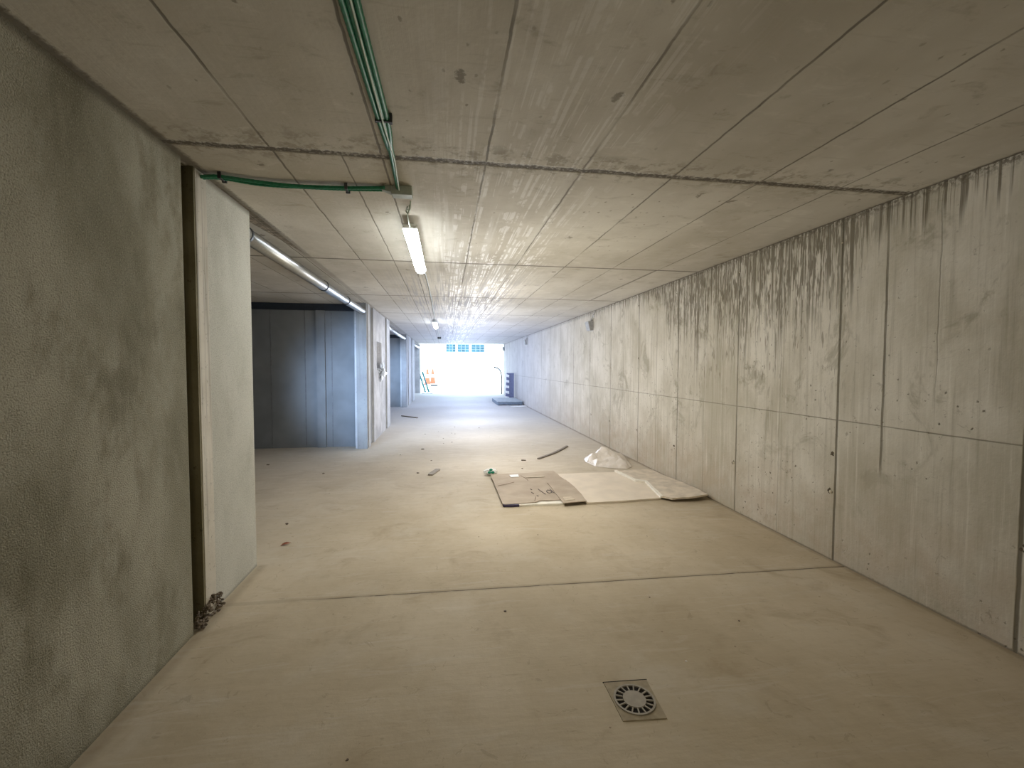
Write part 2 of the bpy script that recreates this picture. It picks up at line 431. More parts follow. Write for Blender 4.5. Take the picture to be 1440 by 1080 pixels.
# ------------------------------------------------------------------ shell
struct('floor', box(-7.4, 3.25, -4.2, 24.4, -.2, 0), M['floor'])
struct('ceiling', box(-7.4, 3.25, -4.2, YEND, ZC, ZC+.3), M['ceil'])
struct('ground', box(-45, 45, 24.4, 110, -.22, -.02), M['outground'])
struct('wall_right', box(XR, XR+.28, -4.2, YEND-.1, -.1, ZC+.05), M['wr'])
struct('wall_back', box(-7.4, XR+.28, -4.4, -4.15, -.1, ZC+.05), M['near'])
def wseg(name, x0, x1, y0, y1, m, z0=-.05, z1=ZC+.02):
    return struct(name, box(x0, x1, y0, y1, z0, z1), m)
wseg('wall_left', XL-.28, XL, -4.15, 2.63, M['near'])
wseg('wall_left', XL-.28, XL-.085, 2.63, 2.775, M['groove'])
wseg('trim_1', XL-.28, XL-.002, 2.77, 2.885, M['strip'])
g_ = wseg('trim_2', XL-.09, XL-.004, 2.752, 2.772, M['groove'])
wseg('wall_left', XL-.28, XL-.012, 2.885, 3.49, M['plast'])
# piers between the bays: jamb, cover strips with recessed grooves, panel
wseg('wall_pier_core', -1.62, -1.50, 8.24, 11.38, M['pier'])
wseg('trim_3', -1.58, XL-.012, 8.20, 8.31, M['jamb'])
wseg('trim_3', -1.50, XL, 8.31, 8.50, M['pier'])
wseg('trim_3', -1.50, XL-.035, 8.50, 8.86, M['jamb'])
wseg('trim_3', -1.50, XL+.006, 8.86, 8.98, M['pier'])
bm = bmesh.new()   # panel with the rectangular box-out
bx(bm, -1.50, XL-.006, 8.98, 9.34, -.05, ZC+.02); bx(bm, -1.50, XL-.006, 10.02, 10.62, -.05, ZC+.02)
bx(bm, -1.50, XL-.006, 9.34, 10.02, -.05, 1.40); bx(bm, -1.50, XL-.006, 9.34, 10.02, 1.99, ZC+.02)
struct('wall_pier_panel', bm, M['panel'])
wseg('trim_4', -1.50, XL-.06, 10.62, 10.82, M['groove'])
wseg('trim_4', -1.50, XL+.004, 10.82, 11.39, M['pier'])
wseg('wall_pier_core', -1.62, -1.50, 16.24, 20.2, M['pier'])
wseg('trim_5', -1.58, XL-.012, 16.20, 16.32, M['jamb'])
wseg('trim_5', -1.50, XL, 16.32, 16.68, M['pier'])
wseg('trim_5', -1.50, XL-.05, 16.68, 17.05, M['groove'])
wseg('wall_pier_panel', -1.50, XL, 17.05, 18.3, M['pier'])
wseg('trim_6', -1.50, XL-.06, 18.3, 18.85, M['groove'])
wseg('trim_6', -1.50, XL, 18.85, 20.2, M['pier'])
for nm, a, b in (('wall_bay_near', 3.10, 3.25), ('wall_bay_near', 11.15, 11.3), ('wall_bay_near', 19.95, 20.1)):
    wseg(nm, -7.4, -1.6, a, b, M['bay'])
for a in (8.47, 16.47, 24.36):
    w = wseg('wall_bay_far', -7.4, -1.55 if a < 24 else XL, a, a+.14, M['bay'])
    if a < 24:
        # slim dark beam under the slab, a wall pilaster and board joints
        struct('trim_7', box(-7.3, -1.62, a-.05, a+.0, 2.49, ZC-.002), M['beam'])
        struct('trim_8', box(-2.32, -2.17, a-.045, a, 0, 2.49), M['bay'])
        for xx in (-2.52, -2.06, -3.1): struct('trim_9', box(xx-.007, xx+.007, a-.006, a, 0, 2.49), M['bayline'])
wseg('wall_bay_back', -7.5, -7.3, -4.2, 24.5, M['bay'])
wseg('wall_left', -1.95, XL, 24.32, 24.56, M['pier'])
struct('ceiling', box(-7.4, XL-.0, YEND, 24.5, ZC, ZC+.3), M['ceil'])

# form-tie holes on the right wall (parts of the wall)
WR = [o for o in SC.objects if o.name == 'wall_right'][0]
rnd = random.Random(3)
def tie(y, z, s, plug=True):
    bm = bmesh.new()
    for k in range(9):
        a = rnd.uniform(0, 6.28); d = rnd.uniform(0, s*.8)
        r = bmesh.ops.create_icosphere(bm, subdivisions=1, radius=s*rnd.uniform(.25, .5))
        for v in r['verts']:
            v.co = Vector((XR+v.co.x*.22, y+v.co.y+math.cos(a)*d, z+v.co.z+math.sin(a)*d))
    link('tie_hole', bm, M['tiehole'], WR)
    if plug:
        bm = bmesh.new(); r = bmesh.ops.create_icosphere(bm, subdivisions=2, radius=s*.55)
        for v in r['verts']:
            k = 1+.25*mn.noise(v.co*60); v.co = Vector((XR-.004+v.co.x*.4*k, y-.4*s+v.co.y*k, z+v.co.z*k))
        link('tie_plug', bm, M['tieplug'], WR)
tie(3.0, .53, .026); tie(1.83, .56, .022); tie(4.17, .5, .024); tie(5.38, .46, .024, False); tie(2.965, 2.43, .014)
tie(6.52, .5, .022, False); tie(8.74, .5, .025, False); tie(4.14, 2.45, .013); tie(6.52, 2.43, .018, False); tie(5.38, 2.44, .013, False)
tie(2.99, .83, .02, False); tie(7.7, .5, .022, False); tie(6.5, 1.62, .02, False)

# ------------------------------------------------------------------ rubble at the column foot
bm = bmesh.new(); rnd = random.Random(5)
for k in range(170):
    y = rnd.uniform(2.66, 2.93); z = rnd.uniform(0, .13)*(1-.35*abs(y-2.8)/.13)
    rock(bm, (XL+rnd.uniform(-.02, .028)*(1-z*4), y, z), rnd.uniform(.005, .014), rnd, .8)
tag(link('rubble', bm, simple('broken_concrete_crumbs', (.17, .135, .10), .9, 0, .6, 120)), 'small heap of broken concrete crumbs at the foot of the left column strip', 'rubble', kind='stuff')

# ------------------------------------------------------------------ ventilation ducts over the bays
def duct(y0, y1, rings, label, z=2.465, x=-1.47):
    t = thing('steel_duct', label, 'duct', (x, y0, z), group='steel ducts over the bay openings')
    link('pipe', tube(bmesh.new(), [(0, 0, 0), (0, y1-y0, 0)], .058, 32), M['steel'], t, True)
    for r in rings:
        bm = tube(bmesh.new(), [(0, r-y0-.012, 0), (0, r-y0+.012, 0)], .065, 32); link('clamp_ring', bm, M['ring'], t)
    return t
duct(3.46, 8.21, (3.56, 5.68, 6.9), 'galvanised steel duct with dark rings above the nearest bay opening')
duct(11.35, 16.21, (13.6,), 'bright steel duct above the second bay opening, past the patched pier')
duct(20.15, 24.34, (22.1,), 'bright steel duct above the bay opening beside the exit')

# ------------------------------------------------------------------ ceiling lamps and cables
def batten(loc, ln, lit, label):
    t = thing('batten_lamp', label, 'lamp', loc, 0, 'ceiling batten lamps')
    bm = box(-.052, .052, 0, ln, .012, .05, .008); link('housing', bm, M['lampbody'], t)
    n = 14; bm = bmesh.new(); prof = [(.053*math.cos(math.pi*k/n), -.04*math.sin(math.pi*k/n)+.014) for k in range(n+1)]
    ys = [.0, .004, .02]+[ln-.06+.06*math.sin(math.pi/2*k/6) for k in range(7)]
    sc = [.9, 1, 1]+[max(.12, math.cos(math.pi/2*k/6)**.5) if k < 6 else .12 for k in range(7)]
    rr = [[bm.verts.new((x*s, y, .014+(z-.014)*s)) for x, z in prof] for y, s in zip(ys, sc)]
    for i in range(len(rr)-1):
        for k in range(n): bm.faces.new((rr[i][k], rr[i][k+1], rr[i+1][k+1], rr[i+1][k]))
    bm.faces.new(rr[0]); bm.faces.new(rr[-1][::-1])
    bmesh.ops.recalc_face_normals(bm, faces=bm.faces)
    link('diffuser', bm, lit, t, True)
    for y in (.18, ln-.2):
        link('mounting_clip', box(-.02, .02, y-.012, y+.012, .05, ZC-loc[2]), M['lampbody'], t)
    return t
b1 = batten((-.262, 3.40, 2.50), 1.47, M['diff'], 'long lit white batten lamp hanging under the ceiling nearest the viewer')
link('supply_cable', tube(bmesh.new(), cr([(.0, .0, .03), (-.004, -.10, .05), (-.002, -.20, .085), (.02, -.26, .06), (.028, -.30, .11)], .01), .004, 8), M['thin'], b1, True)
link('cable_hook', tube(bmesh.new(), cr([(.0, -.19, .11), (-.008, -.2, .075), (.004, -.215, .055), (.014, -.22, .08), (.014, -.22, .11)], .006), .005, 8), M['box'], b1, True)
batten((-.262, 10.75, 2.50), 1.3, M['diff'], 'small distant lit batten lamp in the middle of the ceiling')

t = thing('junction_box', 'grey plastic junction box where the green conduits meet', 'junction box', (-.28, 2.88, ZC))
link('body', box(-.05, .075, -.04, .04, -.055, 0, .006), M['box'], t)
bm = bmesh.new()
bx(bm, -.11, -.05, -.03, .03, -.04, 0)
for v in bm.verts:
    if v.co.x < -.1: v.co.y *= .45; v.co.z *= .6
link('cable_entry', bm, M['box'], t)
t = thing('junction_box', 'tiny dark box on the ceiling close to the exit', 'junction box', (-.255, 17.5, ZC))
link('body', box(-.07, .07, -.07, .07, -.07, 0, .01), M['ring'], t); link('lid', box(-.055, .055, -.055, .055, -.08, -.07, .004), M['box'], t)

def conduit(pts, label, r=.0105, m='green', name='conduit', group=None, corr=.12):
    bm = tube(bmesh.new(), cr(pts, .012 if corr else .04), r, 12, True, corr)
    return tag(link(name, bm, M[m], None, True), label, 'conduit' if name == 'conduit' else 'cable', group)
zc = ZC-.022
conduit([(-.318, -.5, zc), (-.312, .8, zc), (-.305, 1.4, zc), (-.292, 2.06, zc), (-.283, 2.3, zc), (-.28, 2.42, ZC-.002)], 'green corrugated conduit, outer strand of the bundle on the wall side')
conduit([(-.288, -.5, zc-.002), (-.285, .8, zc-.004), (-.283, 1.4, zc), (-.272, 2.06, zc), (-.28, 2.5, zc), (-.29, 2.84, zc+.004)], 'green corrugated conduit running through to the junction box')
conduit([(-.262, -.5, zc), (-.262, .8, zc), (-.26, 1.4, zc), (-.254, 2.06, zc), (-.268, 2.3, zc), (-.275, 2.46, ZC-.002)], 'green corrugated conduit, inner strand of the bundle toward the room centre')
conduit([(-.275, 1.2, zc-.014), (-.272, 2.06, zc-.016), (-.265, 2.4, zc-.008), (-.272, 2.6, zc-.012), (-.282, 2.83, zc-.012)], 'thin pale cable following the green conduits to the junction box', .004, 'thin', 'cable', None, 0)
conduit([(-1.40, 2.83, zc-.004), (-1.29, 2.82, zc), (-1.1, 2.865, zc), (-.9, 2.885, zc-.003), (-.6, 2.875, zc), (-.37, 2.86, zc+.008)], 'green conduit crossing the ceiling from the column, front strand', .0095)
conduit([(-1.40, 2.855, zc), (-1.29, 2.845, zc), (-1.1, 2.895, zc-.004), (-.9, 2.91, zc), (-.6, 2.90, zc), (-.37, 2.895, zc+.008)], 'green conduit crossing the ceiling from the column, rear strand', .0095)
conduit([(-.262, 4.85, 2.53), (-.25, 4.95, ZC-.012), (-.235, 6.9, ZC-.012), (-.25, 9, ZC-.012), (-.26, 10.77, ZC-.01), (-.262, 10.8, 2.55)], 'thin grey cable along the ceiling between the two lit lamps', .0075, 'box', 'cable', None, 0)
conduit([(-.26, 12.0, 2.54), (-.255, 12.2, ZC-.012), (-.25, 17.45, ZC-.012)], 'thin grey cable on the ceiling beyond the distant lamp', .0075, 'box', 'cable', None, 0)
def clip(loc, rz, label, m):
    t = thing('cable_clip', label, 'clip', loc, rz)
    link('strap', box(-.03, .036, -.007, .007, -.036, -.031, .001), M[m], t)
    link('anchor', box(-.034, -.027, -.009, .009, -.038, 0, .001), M[m], t); link('anchor', box(.026, .040, -.013, .013, -.04, 0, .002), M[m], t)
    return t
clip((-.272, 2.06, ZC), 0, 'black clip holding the green conduit bundle to the ceiling', 'black')
clip((-.60, 2.887, ZC), math.pi/2, 'small grey clip on the crossing conduits halfway to the junction box', 'ring')
clip((-1.285, 2.833, ZC), math.pi/2, 'black clip on the crossing conduits beside the column', 'black')

# ------------------------------------------------------------------ lamps on the right wall
def fixture(y, z, label):
    t = thing('wall_lamp', label, 'lamp', (XR, y, z), 0, 'small grey lamps on the right wall')
    bm = bmesh.new(); bx(bm, -.115, -.004, -.11, .11, -.09, .09)
    for v in bm.verts:
        if v.co.z < 0 and v.co.x < -.05: v.co.x = -.07
    bmesh.ops.bevel(bm, geom=list(bm.edges), offset=.006, segments=2, affect='EDGES')
    link('housing', bm, M['fix'], t)
    link('rim', box(-.12, -.002, -.115, .115, .088, .098, .003), M['fixp'], t)
    link('back_plate', box(-.005, 0, -.12, .12, -.1, .11, .002), M['fixp'], t)
    link('supply_cable', tube(bmesh.new(), cr([(-.02, -.02, .09), (-.012, -.05, .16), (-.02, -.12, .21), (-.012, -.2, .25), (-.006, -.22, ZC-z)], .02), .006, 8), M['fix'], t, True)
    bm = bmesh.new(); r = bmesh.ops.create_uvsphere(bm, u_segments=16, v_segments=8, radius=.035)
    for v in r['verts']: v.co = Vector((v.co.x*.5-.006, v.co.y-.14, v.co.z+.2))
    link('cable_knot', bm, M['fixp'], t, True)
    return t
fixture(8.75, 2.31, 'grey wall lamp nearest the viewer high on the right wall')
fixture(16.1, 2.37, 'middle small grey wall lamp high on the right wall')
fixture(22.45, 2.36, 'tiny wall lamp at the far end of the right wall by the exit')

# crumpled film stuffed in the box-out of the pier panel
bm = bmesh.new(); bmesh.ops.create_icosphere(bm, subdivisions=4, radius=1)
for v in bm.verts:
    p = v.co.copy(); k = .8+.9*(abs(mn.noise(p*1.7))*2-.3)+.3*(abs(mn.noise(p*5))*2-.5)
    v.co = Vector((XL+.03+p.x*.055*k, 9.80+p.y*.22*k, 1.36+p.z*.13*k))
tag(link('plastic_film', bm, M['plasticb']), 'crumpled clear plastic film sticking out of the opening in the pier', 'plastic film')

# ------------------------------------------------------------------ floor drain
t = thing('floor_drain', 'square floor drain with a round slotted grey grate', 'drain', (.832, 1.822, 0))
bm = bmesh.new(); N = 48; q = []
co = [(-.100, .121), (.109, .110), (.093, -.120), (-.099, -.107)]
def sq(a):
    d = Vector((math.cos(a), math.sin(a))); best = None
    for i in range(4):
        p = Vector(co[i]); e = Vector(co[(i+1) % 4])-p; den = d.x*e.y-d.y*e.x
        if abs(den) < 1e-9: continue
        tt = (p.x*e.y-p.y*e.x)/den; uu = (p.x*d.y-p.y*d.x)/den
        if tt > 0 and -1e-6 <= uu <= 1+1e-6: best = tt if best is None else min(best, tt)
    return d*best
angs = sorted([2*math.pi*k/N for k in range(N)]+[math.atan2(c[1], c[0]) % (2*math.pi) for c in co])
n = len(angs)
O = [bm.verts.new((*sq(a), .004)) for a in angs]; O0 = [bm.verts.new((*sq(a), -.01)) for a in angs]
I = [bm.verts.new((.092*math.cos(a), .092*math.sin(a), .004)) for a in angs]; I0 = [bm.verts.new((.092*math.cos(a), .092*math.sin(a), -.002)) for a in angs]
for k in range(n):
    j = (k+1) % n
    bm.faces.new((O[k], O[j], I[j], I[k])); bm.faces.new((I[k], I[j], I0[j], I0[k])); bm.faces.new((O0[k], O0[j], O[j], O[k]))
bmesh.ops.recalc_face_normals(bm, faces=bm.faces)
link('frame', bm, M['frame'], t)
link('pit', disc(bmesh.new(), (0, 0), .088, 48, .0005, .0012), M['hole'], t)
bm = bmesh.new(); disc(bm, (0, 0), .051, 48, .002, .006); disc(bm, (0, 0), .0915, 48, .002, .006, .083)
for k in range(17):
    a = 2*math.pi*(k+.3)/17; m = Matrix.Rotation(a, 4, 'Z'); bb = bmesh.ops.create_cube(bm, size=1)
    for v in bb['verts']: v.co = m @ Vector((.0685+v.co.x*.032, v.co.y*.0058, .005+v.co.z*.005))
link('grate', bm, M['drain'], t)
link('frame_shadow_gap', tube(bmesh.new(), [(-.103, .1235, .002), (.02, .118, .002), (.111, .1125, .002)], .003, 6), M['hole'], t)

# ------------------------------------------------------------------ boards and cardboard on the floor
tag(link('foam_sheet', sheet([(.60, 4.600), (.76, 4.585), (1.26, 4.575), (1.30, 5.1), (.63, 5.2)], .001, .02, .006, .06, None, 3, 0), M['foam']), 'white foam sheet peeking out from under the brown cardboard', 'foam sheet')
t = thing('cardboard', 'flattened brown cardboard box lying left of the cream boards', 'cardboard', (0, 0, 0))
cz = .024
wz = lambda x, y: .012*max(0, mn.noise(Vector((x*2.2, y*2.2, 3))))+ .01*max(0, (y-5.6)/.3)
main = [(.585, 5.84), (.85, 5.875), (1.10, 5.88), (1.30, 5.93), (1.47, 5.955), (1.52, 5.46), (1.28, 5.33), (1.25, 4.67), (1.10, 4.66), (1.0, 4.665), (.96, 4.62), (.78, 4.61), (.62, 4.60), (.592, 4.62)]
link('panel', sheet(main, cz, .006, .006, .06, wz, 1), M['card'], t)
link('flap', sheet([(1.25, 5.34), (1.40, 5.40), (1.515, 5.455), (1.53, 5.1), (1.50, 4.55), (1.23, 4.51), (1.235, 4.9)], cz+.012, .006, .004, .07, lambda x, y: .012*max(0, mn.noise(Vector((x*3, y*2, 1)))), 2), M['card'], t)
link('printed_edge', sheet([(.59, 4.618), (.76, 4.60), (.765, 4.575), (.60, 4.585)], .003, .022, .006, .03, None, 5), M['purple'], t)['label'] = 'dark purple printed edge'
link('torn_layer', sheet([(1.27, 4.70), (1.37, 4.73), (1.385, 4.60), (1.265, 4.57)], cz+.02, .005, .004, .04, None, 6), M['tear'], t)
link('torn_layer', sheet([(1.03, 5.68), (1.28, 5.69), (1.28, 5.63), (1.03, 5.62)], cz+.016, .004, .004, .05, None, 7), M['tear'], t)
link('paper_label', sheet([(.83, 5.80), (.955, 5.82), (.945, 5.69), (.835, 5.68)], cz+.014, .003, .002, .05, None, 8), M['paperw'], t)['label'] = 'small white paper label'
def stroke(p, r=.0045, m='ink', z=cz+.017):
    bm = tube(bmesh.new(), cr([(x, y, z) for x, y in p], .02), r, 6)
    for v in bm.verts: v.co.z = z+(v.co.z-z)*.6
    return bm
bm = bmesh.new()
for p in ([(.985, 5.10), (.995, 5.06)], [(.97, 4.96), (.985, 4.90)], [(1.005, 4.82), (1.02, 4.80)], [(1.075, 5.08), (1.115, 4.86)], [(1.18, 5.03), (1.15, 4.97), (1.165, 4.9), (1.205, 4.93), (1.20, 5.0), (1.175, 5.03)], [(1.21, 5.06), (1.225, 4.9)]):
    b2 = stroke(p); me = bpy.data.meshes.new('tmp'); b2.to_mesh(me); b2.free(); bm.from_mesh(me); bpy.data.meshes.remove(me)
link('marker_writing', bm, M['ink'], t)['label'] = 'faint dark marker strokes'
for p in ([(.62, 5.30), (.72, 5.36), (.84, 5.44)], [(.98, 5.76), (1.02, 5.6), (1.03, 5.5)], [(1.245, 5.34), (1.26, 5.1), (1.27, 4.95)], [(.95, 4.66), (.99, 4.80)]):
    link('crease', stroke(p, .0035, z=cz+.013), M['crease'], t)
tag(link('cream_board', sheet([(1.50, 5.84), (1.95, 5.85), (2.35, 5.83), (2.40, 5.34), (2.50, 5.245), (2.385, 4.61), (1.95, 4.57), (1.50, 4.555), (1.45, 5.0)], .002, .019, .003, .09, None, 11), [M['beige']]), 'large smooth cream board between the cardboard and the smaller boards', 'board')
tag(link('cream_board', sheet([(2.33, 5.84), (2.52, 5.93), (2.72, 5.945), (2.92, 5.90), (2.93, 5.45), (2.72, 5.33), (2.53, 5.28), (2.42, 5.33)], .002, .019, .008, .06, None, 12), [M['beige2']]), 'small dusty cream board at the back against the right wall', 'board')
lift = lambda x, y: .028*max(0, min(1, (x-2.35)/.5))*max(0, 1-(y-4.45)/.8)
tag(link('cream_board', sheet([(2.50, 5.26), (2.70, 5.33), (2.90, 5.42), (2.93, 5.15), (2.93, 4.9), (2.90, 4.52), (2.70, 4.48), (2.46, 4.50), (2.385, 4.61)], .022, .02, .008, .06, lift, 13), [M['beige2']]), 'cream board with a raised front corner lying closest to the right wall', 'board')
tag(link('foam_strip', sheet([(2.325, 5.85), (2.36, 5.85), (2.42, 5.34), (2.53, 5.26), (2.405, 4.6), (2.375, 4.6), (2.49, 5.24), (2.39, 5.31)], .0215, .024, .003, .06, None, 14), M['foam']), 'narrow white foam edging between the large and the small boards', 'foam strip')

# crumpled film sheet behind the boards
from mathutils.geometry import delaunay_2d_cdt
ring = [(2.15, 6.58), (2.20, 6.28), (2.38, 6.14), (2.60, 6.06), (2.74, 6.2), (2.82, 6.5), (2.90, 6.95), (2.74, 7.1), (2.52, 7.12), (2.30, 7.0), (2.19, 6.8)]
ins = [(2.45, 6.72, .20), (2.27, 6.62, .13), (2.36, 6.66, .12), (2.60, 6.62, .15), (2.76, 6.72, .09), (2.44, 6.38, .07), (2.62, 6.32, .09), (2.28, 6.42, .08), (2.22, 6.5, .03), (2.52, 6.52, .09), (2.6, 6.9, .08), (2.4, 6.9, .07), (2.7, 6.45, .05), (2.33, 6.5, .04)]
V2 = [Vector(p) for p in ring]+[Vector(p[:2]) for p in ins]
Z2 = [.004]*len(ring)+[p[2] for p in ins]
vo, eo, fo, *_r = delaunay_2d_cdt(V2, [], [list(range(len(ring)))], 1, 1e-5)
bm = bmesh.new(); bv = []
for p in vo:
    k = min(range(len(V2)), key=lambda q: (V2[q]-p).length); bv.append(bm.verts.new((p.x, p.y, Z2[k])))
for q in fo: bm.faces.new([bv[k] for k in q])
bmesh.ops.subdivide_edges(bm, edges=list(bm.edges), cuts=3, use_grid_fill=True)
bmesh.ops.triangulate(bm, faces=list(bm.faces))
for v in bm.verts:
    q = abs(mn.noise(v.co*9))*.035+abs(mn.noise(v.co*24))*.012
    if v.co.z > .01: v.co += Vector((mn.noise(v.co*14+Vector((5, 0, 0)))*.012, 0, q))
tag(link('plastic_sheet', bm, M['bag']), 'crumpled whitish plastic sheet on the floor behind the cream boards', 'plastic sheet')

# wrapper with green print
t = thing('paper_wrapper', 'crumpled white wrapper with a green printed emblem beside the cardboard corner', 'wrapper', (.60, 5.99, .0))
bm = bmesh.new(); r = bmesh.ops.create_icosphere(bm, subdivisions=3, radius=1)
for v in bm.verts:
    p = v.co.copy(); k = 1+.22*mn.noise(p*3)
    v.co = Vector((p.x*.092*k, p.y*.06*k, .045+p.z*.045*k))
link('paper', bm, M['paperw'], t)
bm = bmesh.new()
for a in (90, 210, 330):
    r = bmesh.ops.create_icosphere(bm, subdivisions=2, radius=.024)
    for v in r['verts']:
        v.co = Vector((v.co.x*1.0+.026*math.cos(math.radians(a)), -.074+v.co.y*.5+(.028*math.sin(math.radians(a))+.0)*.5+.014, .062+v.co.z*.8+.020*math.sin(math.radians(a))))
link('green_emblem', bm, M['leafg'], t)['label'] = 'green three-lobed emblem'

# battens, sticks, crumbs, leaf
def plank(p0, p1, w, h, mat, name, label, cat, z=0.001, bend=0):
    a = Vector((*p0, 0)); b = Vector((*p1, 0)); d = (b-a); L = d.length; ang = math.atan2(d.y, d.x)
    bm = bmesh.new(); n = 8
    for i in range(n): pass
    vs = []
    for i in range(n+1):
        x = L*i/n; off = bend*math.sin(math.pi*i/n); tw = w*(1-.25*abs(i/n-.5))
        vs.append([bm.verts.new((x, off+s*tw/2, z+q*h)) for s, q in ((-1, 0), (1, 0), (1, 1), (-1, 1))])
    for i in range(n):
        for k in range(4): bm.faces.new((vs[i][k], vs[i][(k+1) % 4], vs[i+1][(k+1) % 4], vs[i+1][k]))
    bm.faces.new(vs[0][::-1]); bm.faces.new(vs[-1])
    bmesh.ops.recalc_face_normals(bm, faces=bm.faces)
    o = link(name, bm, mat); o.location = (*p0, 0); o.rotation_euler = (0, 0, ang)
    return tag(o, label, cat)
plank((1.46, 6.90), (2.22, 7.92), .045, .02, M['wood'], 'wooden_batten', 'long thin grey batten lying diagonally behind the boards', 'batten', bend=-.04)
plank((-.22, 6.07), (-.12, 6.37), .075, .02, M['woodlit'], 'wooden_offcut', 'short flat grey offcut lying alone left of the wrapper', 'offcut')
plank((-1.30, 13.4), (-.82, 12.82), .07, .02, M['wood'], 'wooden_batten', 'distant thin stick on the floor by the second bay opening', 'batten')
rnd = random.Random(21)
deb = [(.201, 10.827), (.115, 9.84), (.197, 9.726), (.782, 10.602), (-.457, 9.791), (-.186, 10.125), (-.063, 9.157), (.112, 8.672), (-.05, 8.574), (-.431, 8.003), (-.236, 7.02), (-.385, 6.226), (1.21, 6.844), (1.099, 6.301), (-2.65, 7.048), (-1.685, 6.384), (-1.358, 5.374), (-1.754, 4.883), (-1.489, 4.383), (.35, 2.616), (.277, 3.816), (-.378, 1.694), (1.302, 2.646), (1.705, 2.317), (1.75, 3.623), (.799, 3.791)]
big = {9: .045, 11: .03, 12: .04, 14: .035, 15: .03, 18: .024, 19: .012, 21: .008}
for i, (x, y) in enumerate(deb):
    s = big.get(i, .02 if y > 6 else .007)
    bm = bmesh.new()
    for k in range(2): rock(bm, (rnd.uniform(-.4, .4)*s, rnd.uniform(-.3, .3)*s, 0), s*rnd.uniform(.5, .9), rnd, .35)
    o = link('crumb', bm, M['stone']); o.location = (x, y, 0); o.rotation_euler = (0, 0, rnd.uniform(0, 3))
    tag(o, 'small dark crumb of debris lying on the dusty floor', 'debris', 'dark crumbs scattered on the floor')
for i, (x, y, s) in enumerate([(-.766, 7.569, .04), (.914, 9.267, .03), (1.615, 8.158, .03), (1.203, 2.032, .009)]):
    bm = bmesh.new(); rock(bm, (0, 0, 0), s*.8, rnd, .3); o = link('crumb', bm, M['stonel']); o.location = (x, y, 0)
    tag(o, 'small whitish crumb of plaster lying on the floor', 'debris', 'pale crumbs scattered on the floor')
bm = bmesh.new(); n = 10; up = []; dn = []
for i in range(n+1):
    u = i/n; w = .016*math.sin(math.pi*u)**.8+.0006; zz = .004+.012*math.sin(math.pi*u)
    up.append(bm.verts.new((u*.085-.042, w, zz))); dn.append(bm.verts.new((u*.085-.042, -w, zz+.004)))
for i in range(n): bm.faces.new((up[i], up[i+1], dn[i+1], dn[i]))
o = link('dry_leaf', bm, M['leaf']); o.location = (-1.33, 3.87, 0); o.rotation_euler = (.25, 0, .7)
tag(o, 'curled reddish brown dry leaf on the floor near the left wall edge', 'leaf')

# ------------------------------------------------------------------ things by the exit
t = thing('pallet', 'low bluish wooden pallet on the floor by the right wall near the exit', 'pallet', (1.92, 16.6, 0))
for k in range(6):
    y = .0+k*.34
    link('deck_board', box(0, .96, y, y+.27, .125, .148, .003), M['palw'], t)
for x in (0, .43, .86):
    link('bearer', box(x, x+.1, 0, 1.97, .03, .125, .003), M['pald'], t)
link('front_board', box(0, .96, -.022, 0, .03, .125, .003), M['pald'], t)
for x in (0, .43, .86): link('bottom_board', box(x-.0, x+.1, 0, 1.97, .002, .03, .002), M['pald'], t)
tag(link('plastic_sheet', sheet([(2.32, 15.95), (2.6, 16.15), (2.92, 16.25), (2.93, 15.95), (2.65, 15.75), (2.42, 15.8)], .002, .008, .01, .08, lambda x, y: .03*max(0, mn.noise(Vector((x*6, y*4, 2)))), 31), M['paperw']), 'thin white sheet lying in front of the pallet', 'sheet')
t = thing('column_guard', 'dark upright guard panel with white hazard blocks behind the pallet', 'guard', (2.55, 18.8, 0))
link('panel', box(.12, .34, 0, .05, .0, 1.19, .008), M['guardd'], t)
bm = bmesh.new(); bx(bm, 0, .125, -.05, .0, 0, 1.19)
for v in bm.verts:
    if v.co.x < .05: v.co.x -= .06*(1-v.co.z/1.19)-.02
link('wing', bm, M['guardd'], t)
for k in range(5):
    z0 = .06+k*.235; sh = .06*(1-z0/1.19)-.02
    bm = bmesh.new(); v = [bm.verts.new(p) for p in ((-sh+.0, -.056, z0+.03), (.125, -.056, z0), (.125, -.056, z0+.11), (-sh+.0, -.056, z0+.14), (-sh, -.05, z0+.03), (.125, -.05, z0), (.125, -.05, z0+.11), (-sh, -.05, z0+.14))]
    for f in ((0, 1, 2, 3), (7, 6, 5, 4), (0, 3, 7, 4), (1, 5, 6, 2), (3, 2, 6, 7), (0, 4, 5, 1)): bm.faces.new([v[i] for i in f])
    link('white_stripe', bm, M['guardw'], t)
tag(link('bent_pipe', tube(bmesh.new(), cr([(2.92, 23.3, 0), (2.93, 23.3, .6), (2.91, 23.3, 1.0), (2.85, 23.3, 1.22), (2.74, 23.3, 1.35), (2.62, 23.3, 1.40), (2.50, 23.3, 1.42)], .08), .034, 10), M['post'], None, True), 'thin bent pipe standing at the exit left of the hazard guard', 'pipe')
t = thing('ladder', 'teal ladder leaning against the left side just outside the exit', 'ladder', (-1.0, 25.6, -.02))
def rail(dx, m, w=.045): return tube(bmesh.new(), [(dx+.03, 0, 0), (dx-.34, .05, 1.18)], w, 8)
link('rail', rail(0, 0), M['teal'], t); link('rail', rail(-.2, 0), M['teal'], t)
for k in range(4):
    f = (k+.5)/4; x = .03-.37*f
    link('rung', tube(bmesh.new(), [(x, .05*f, 1.18*f), (x-.2, .05*f, 1.18*f)], .018, 8), M['teal'], t)
bm = bmesh.new(); rnd = random.Random(9)
for k in range(50): rock(bm, (-1.3+rnd.random()*.55, 24.2+rnd.uniform(-.08, .08), 0), rnd.uniform(.015, .045), rnd, .6)
tag(link('rubble', bm, M['wood']), 'line of broken rubble on the ground at the left end of the exit', 'rubble', kind='stuff')
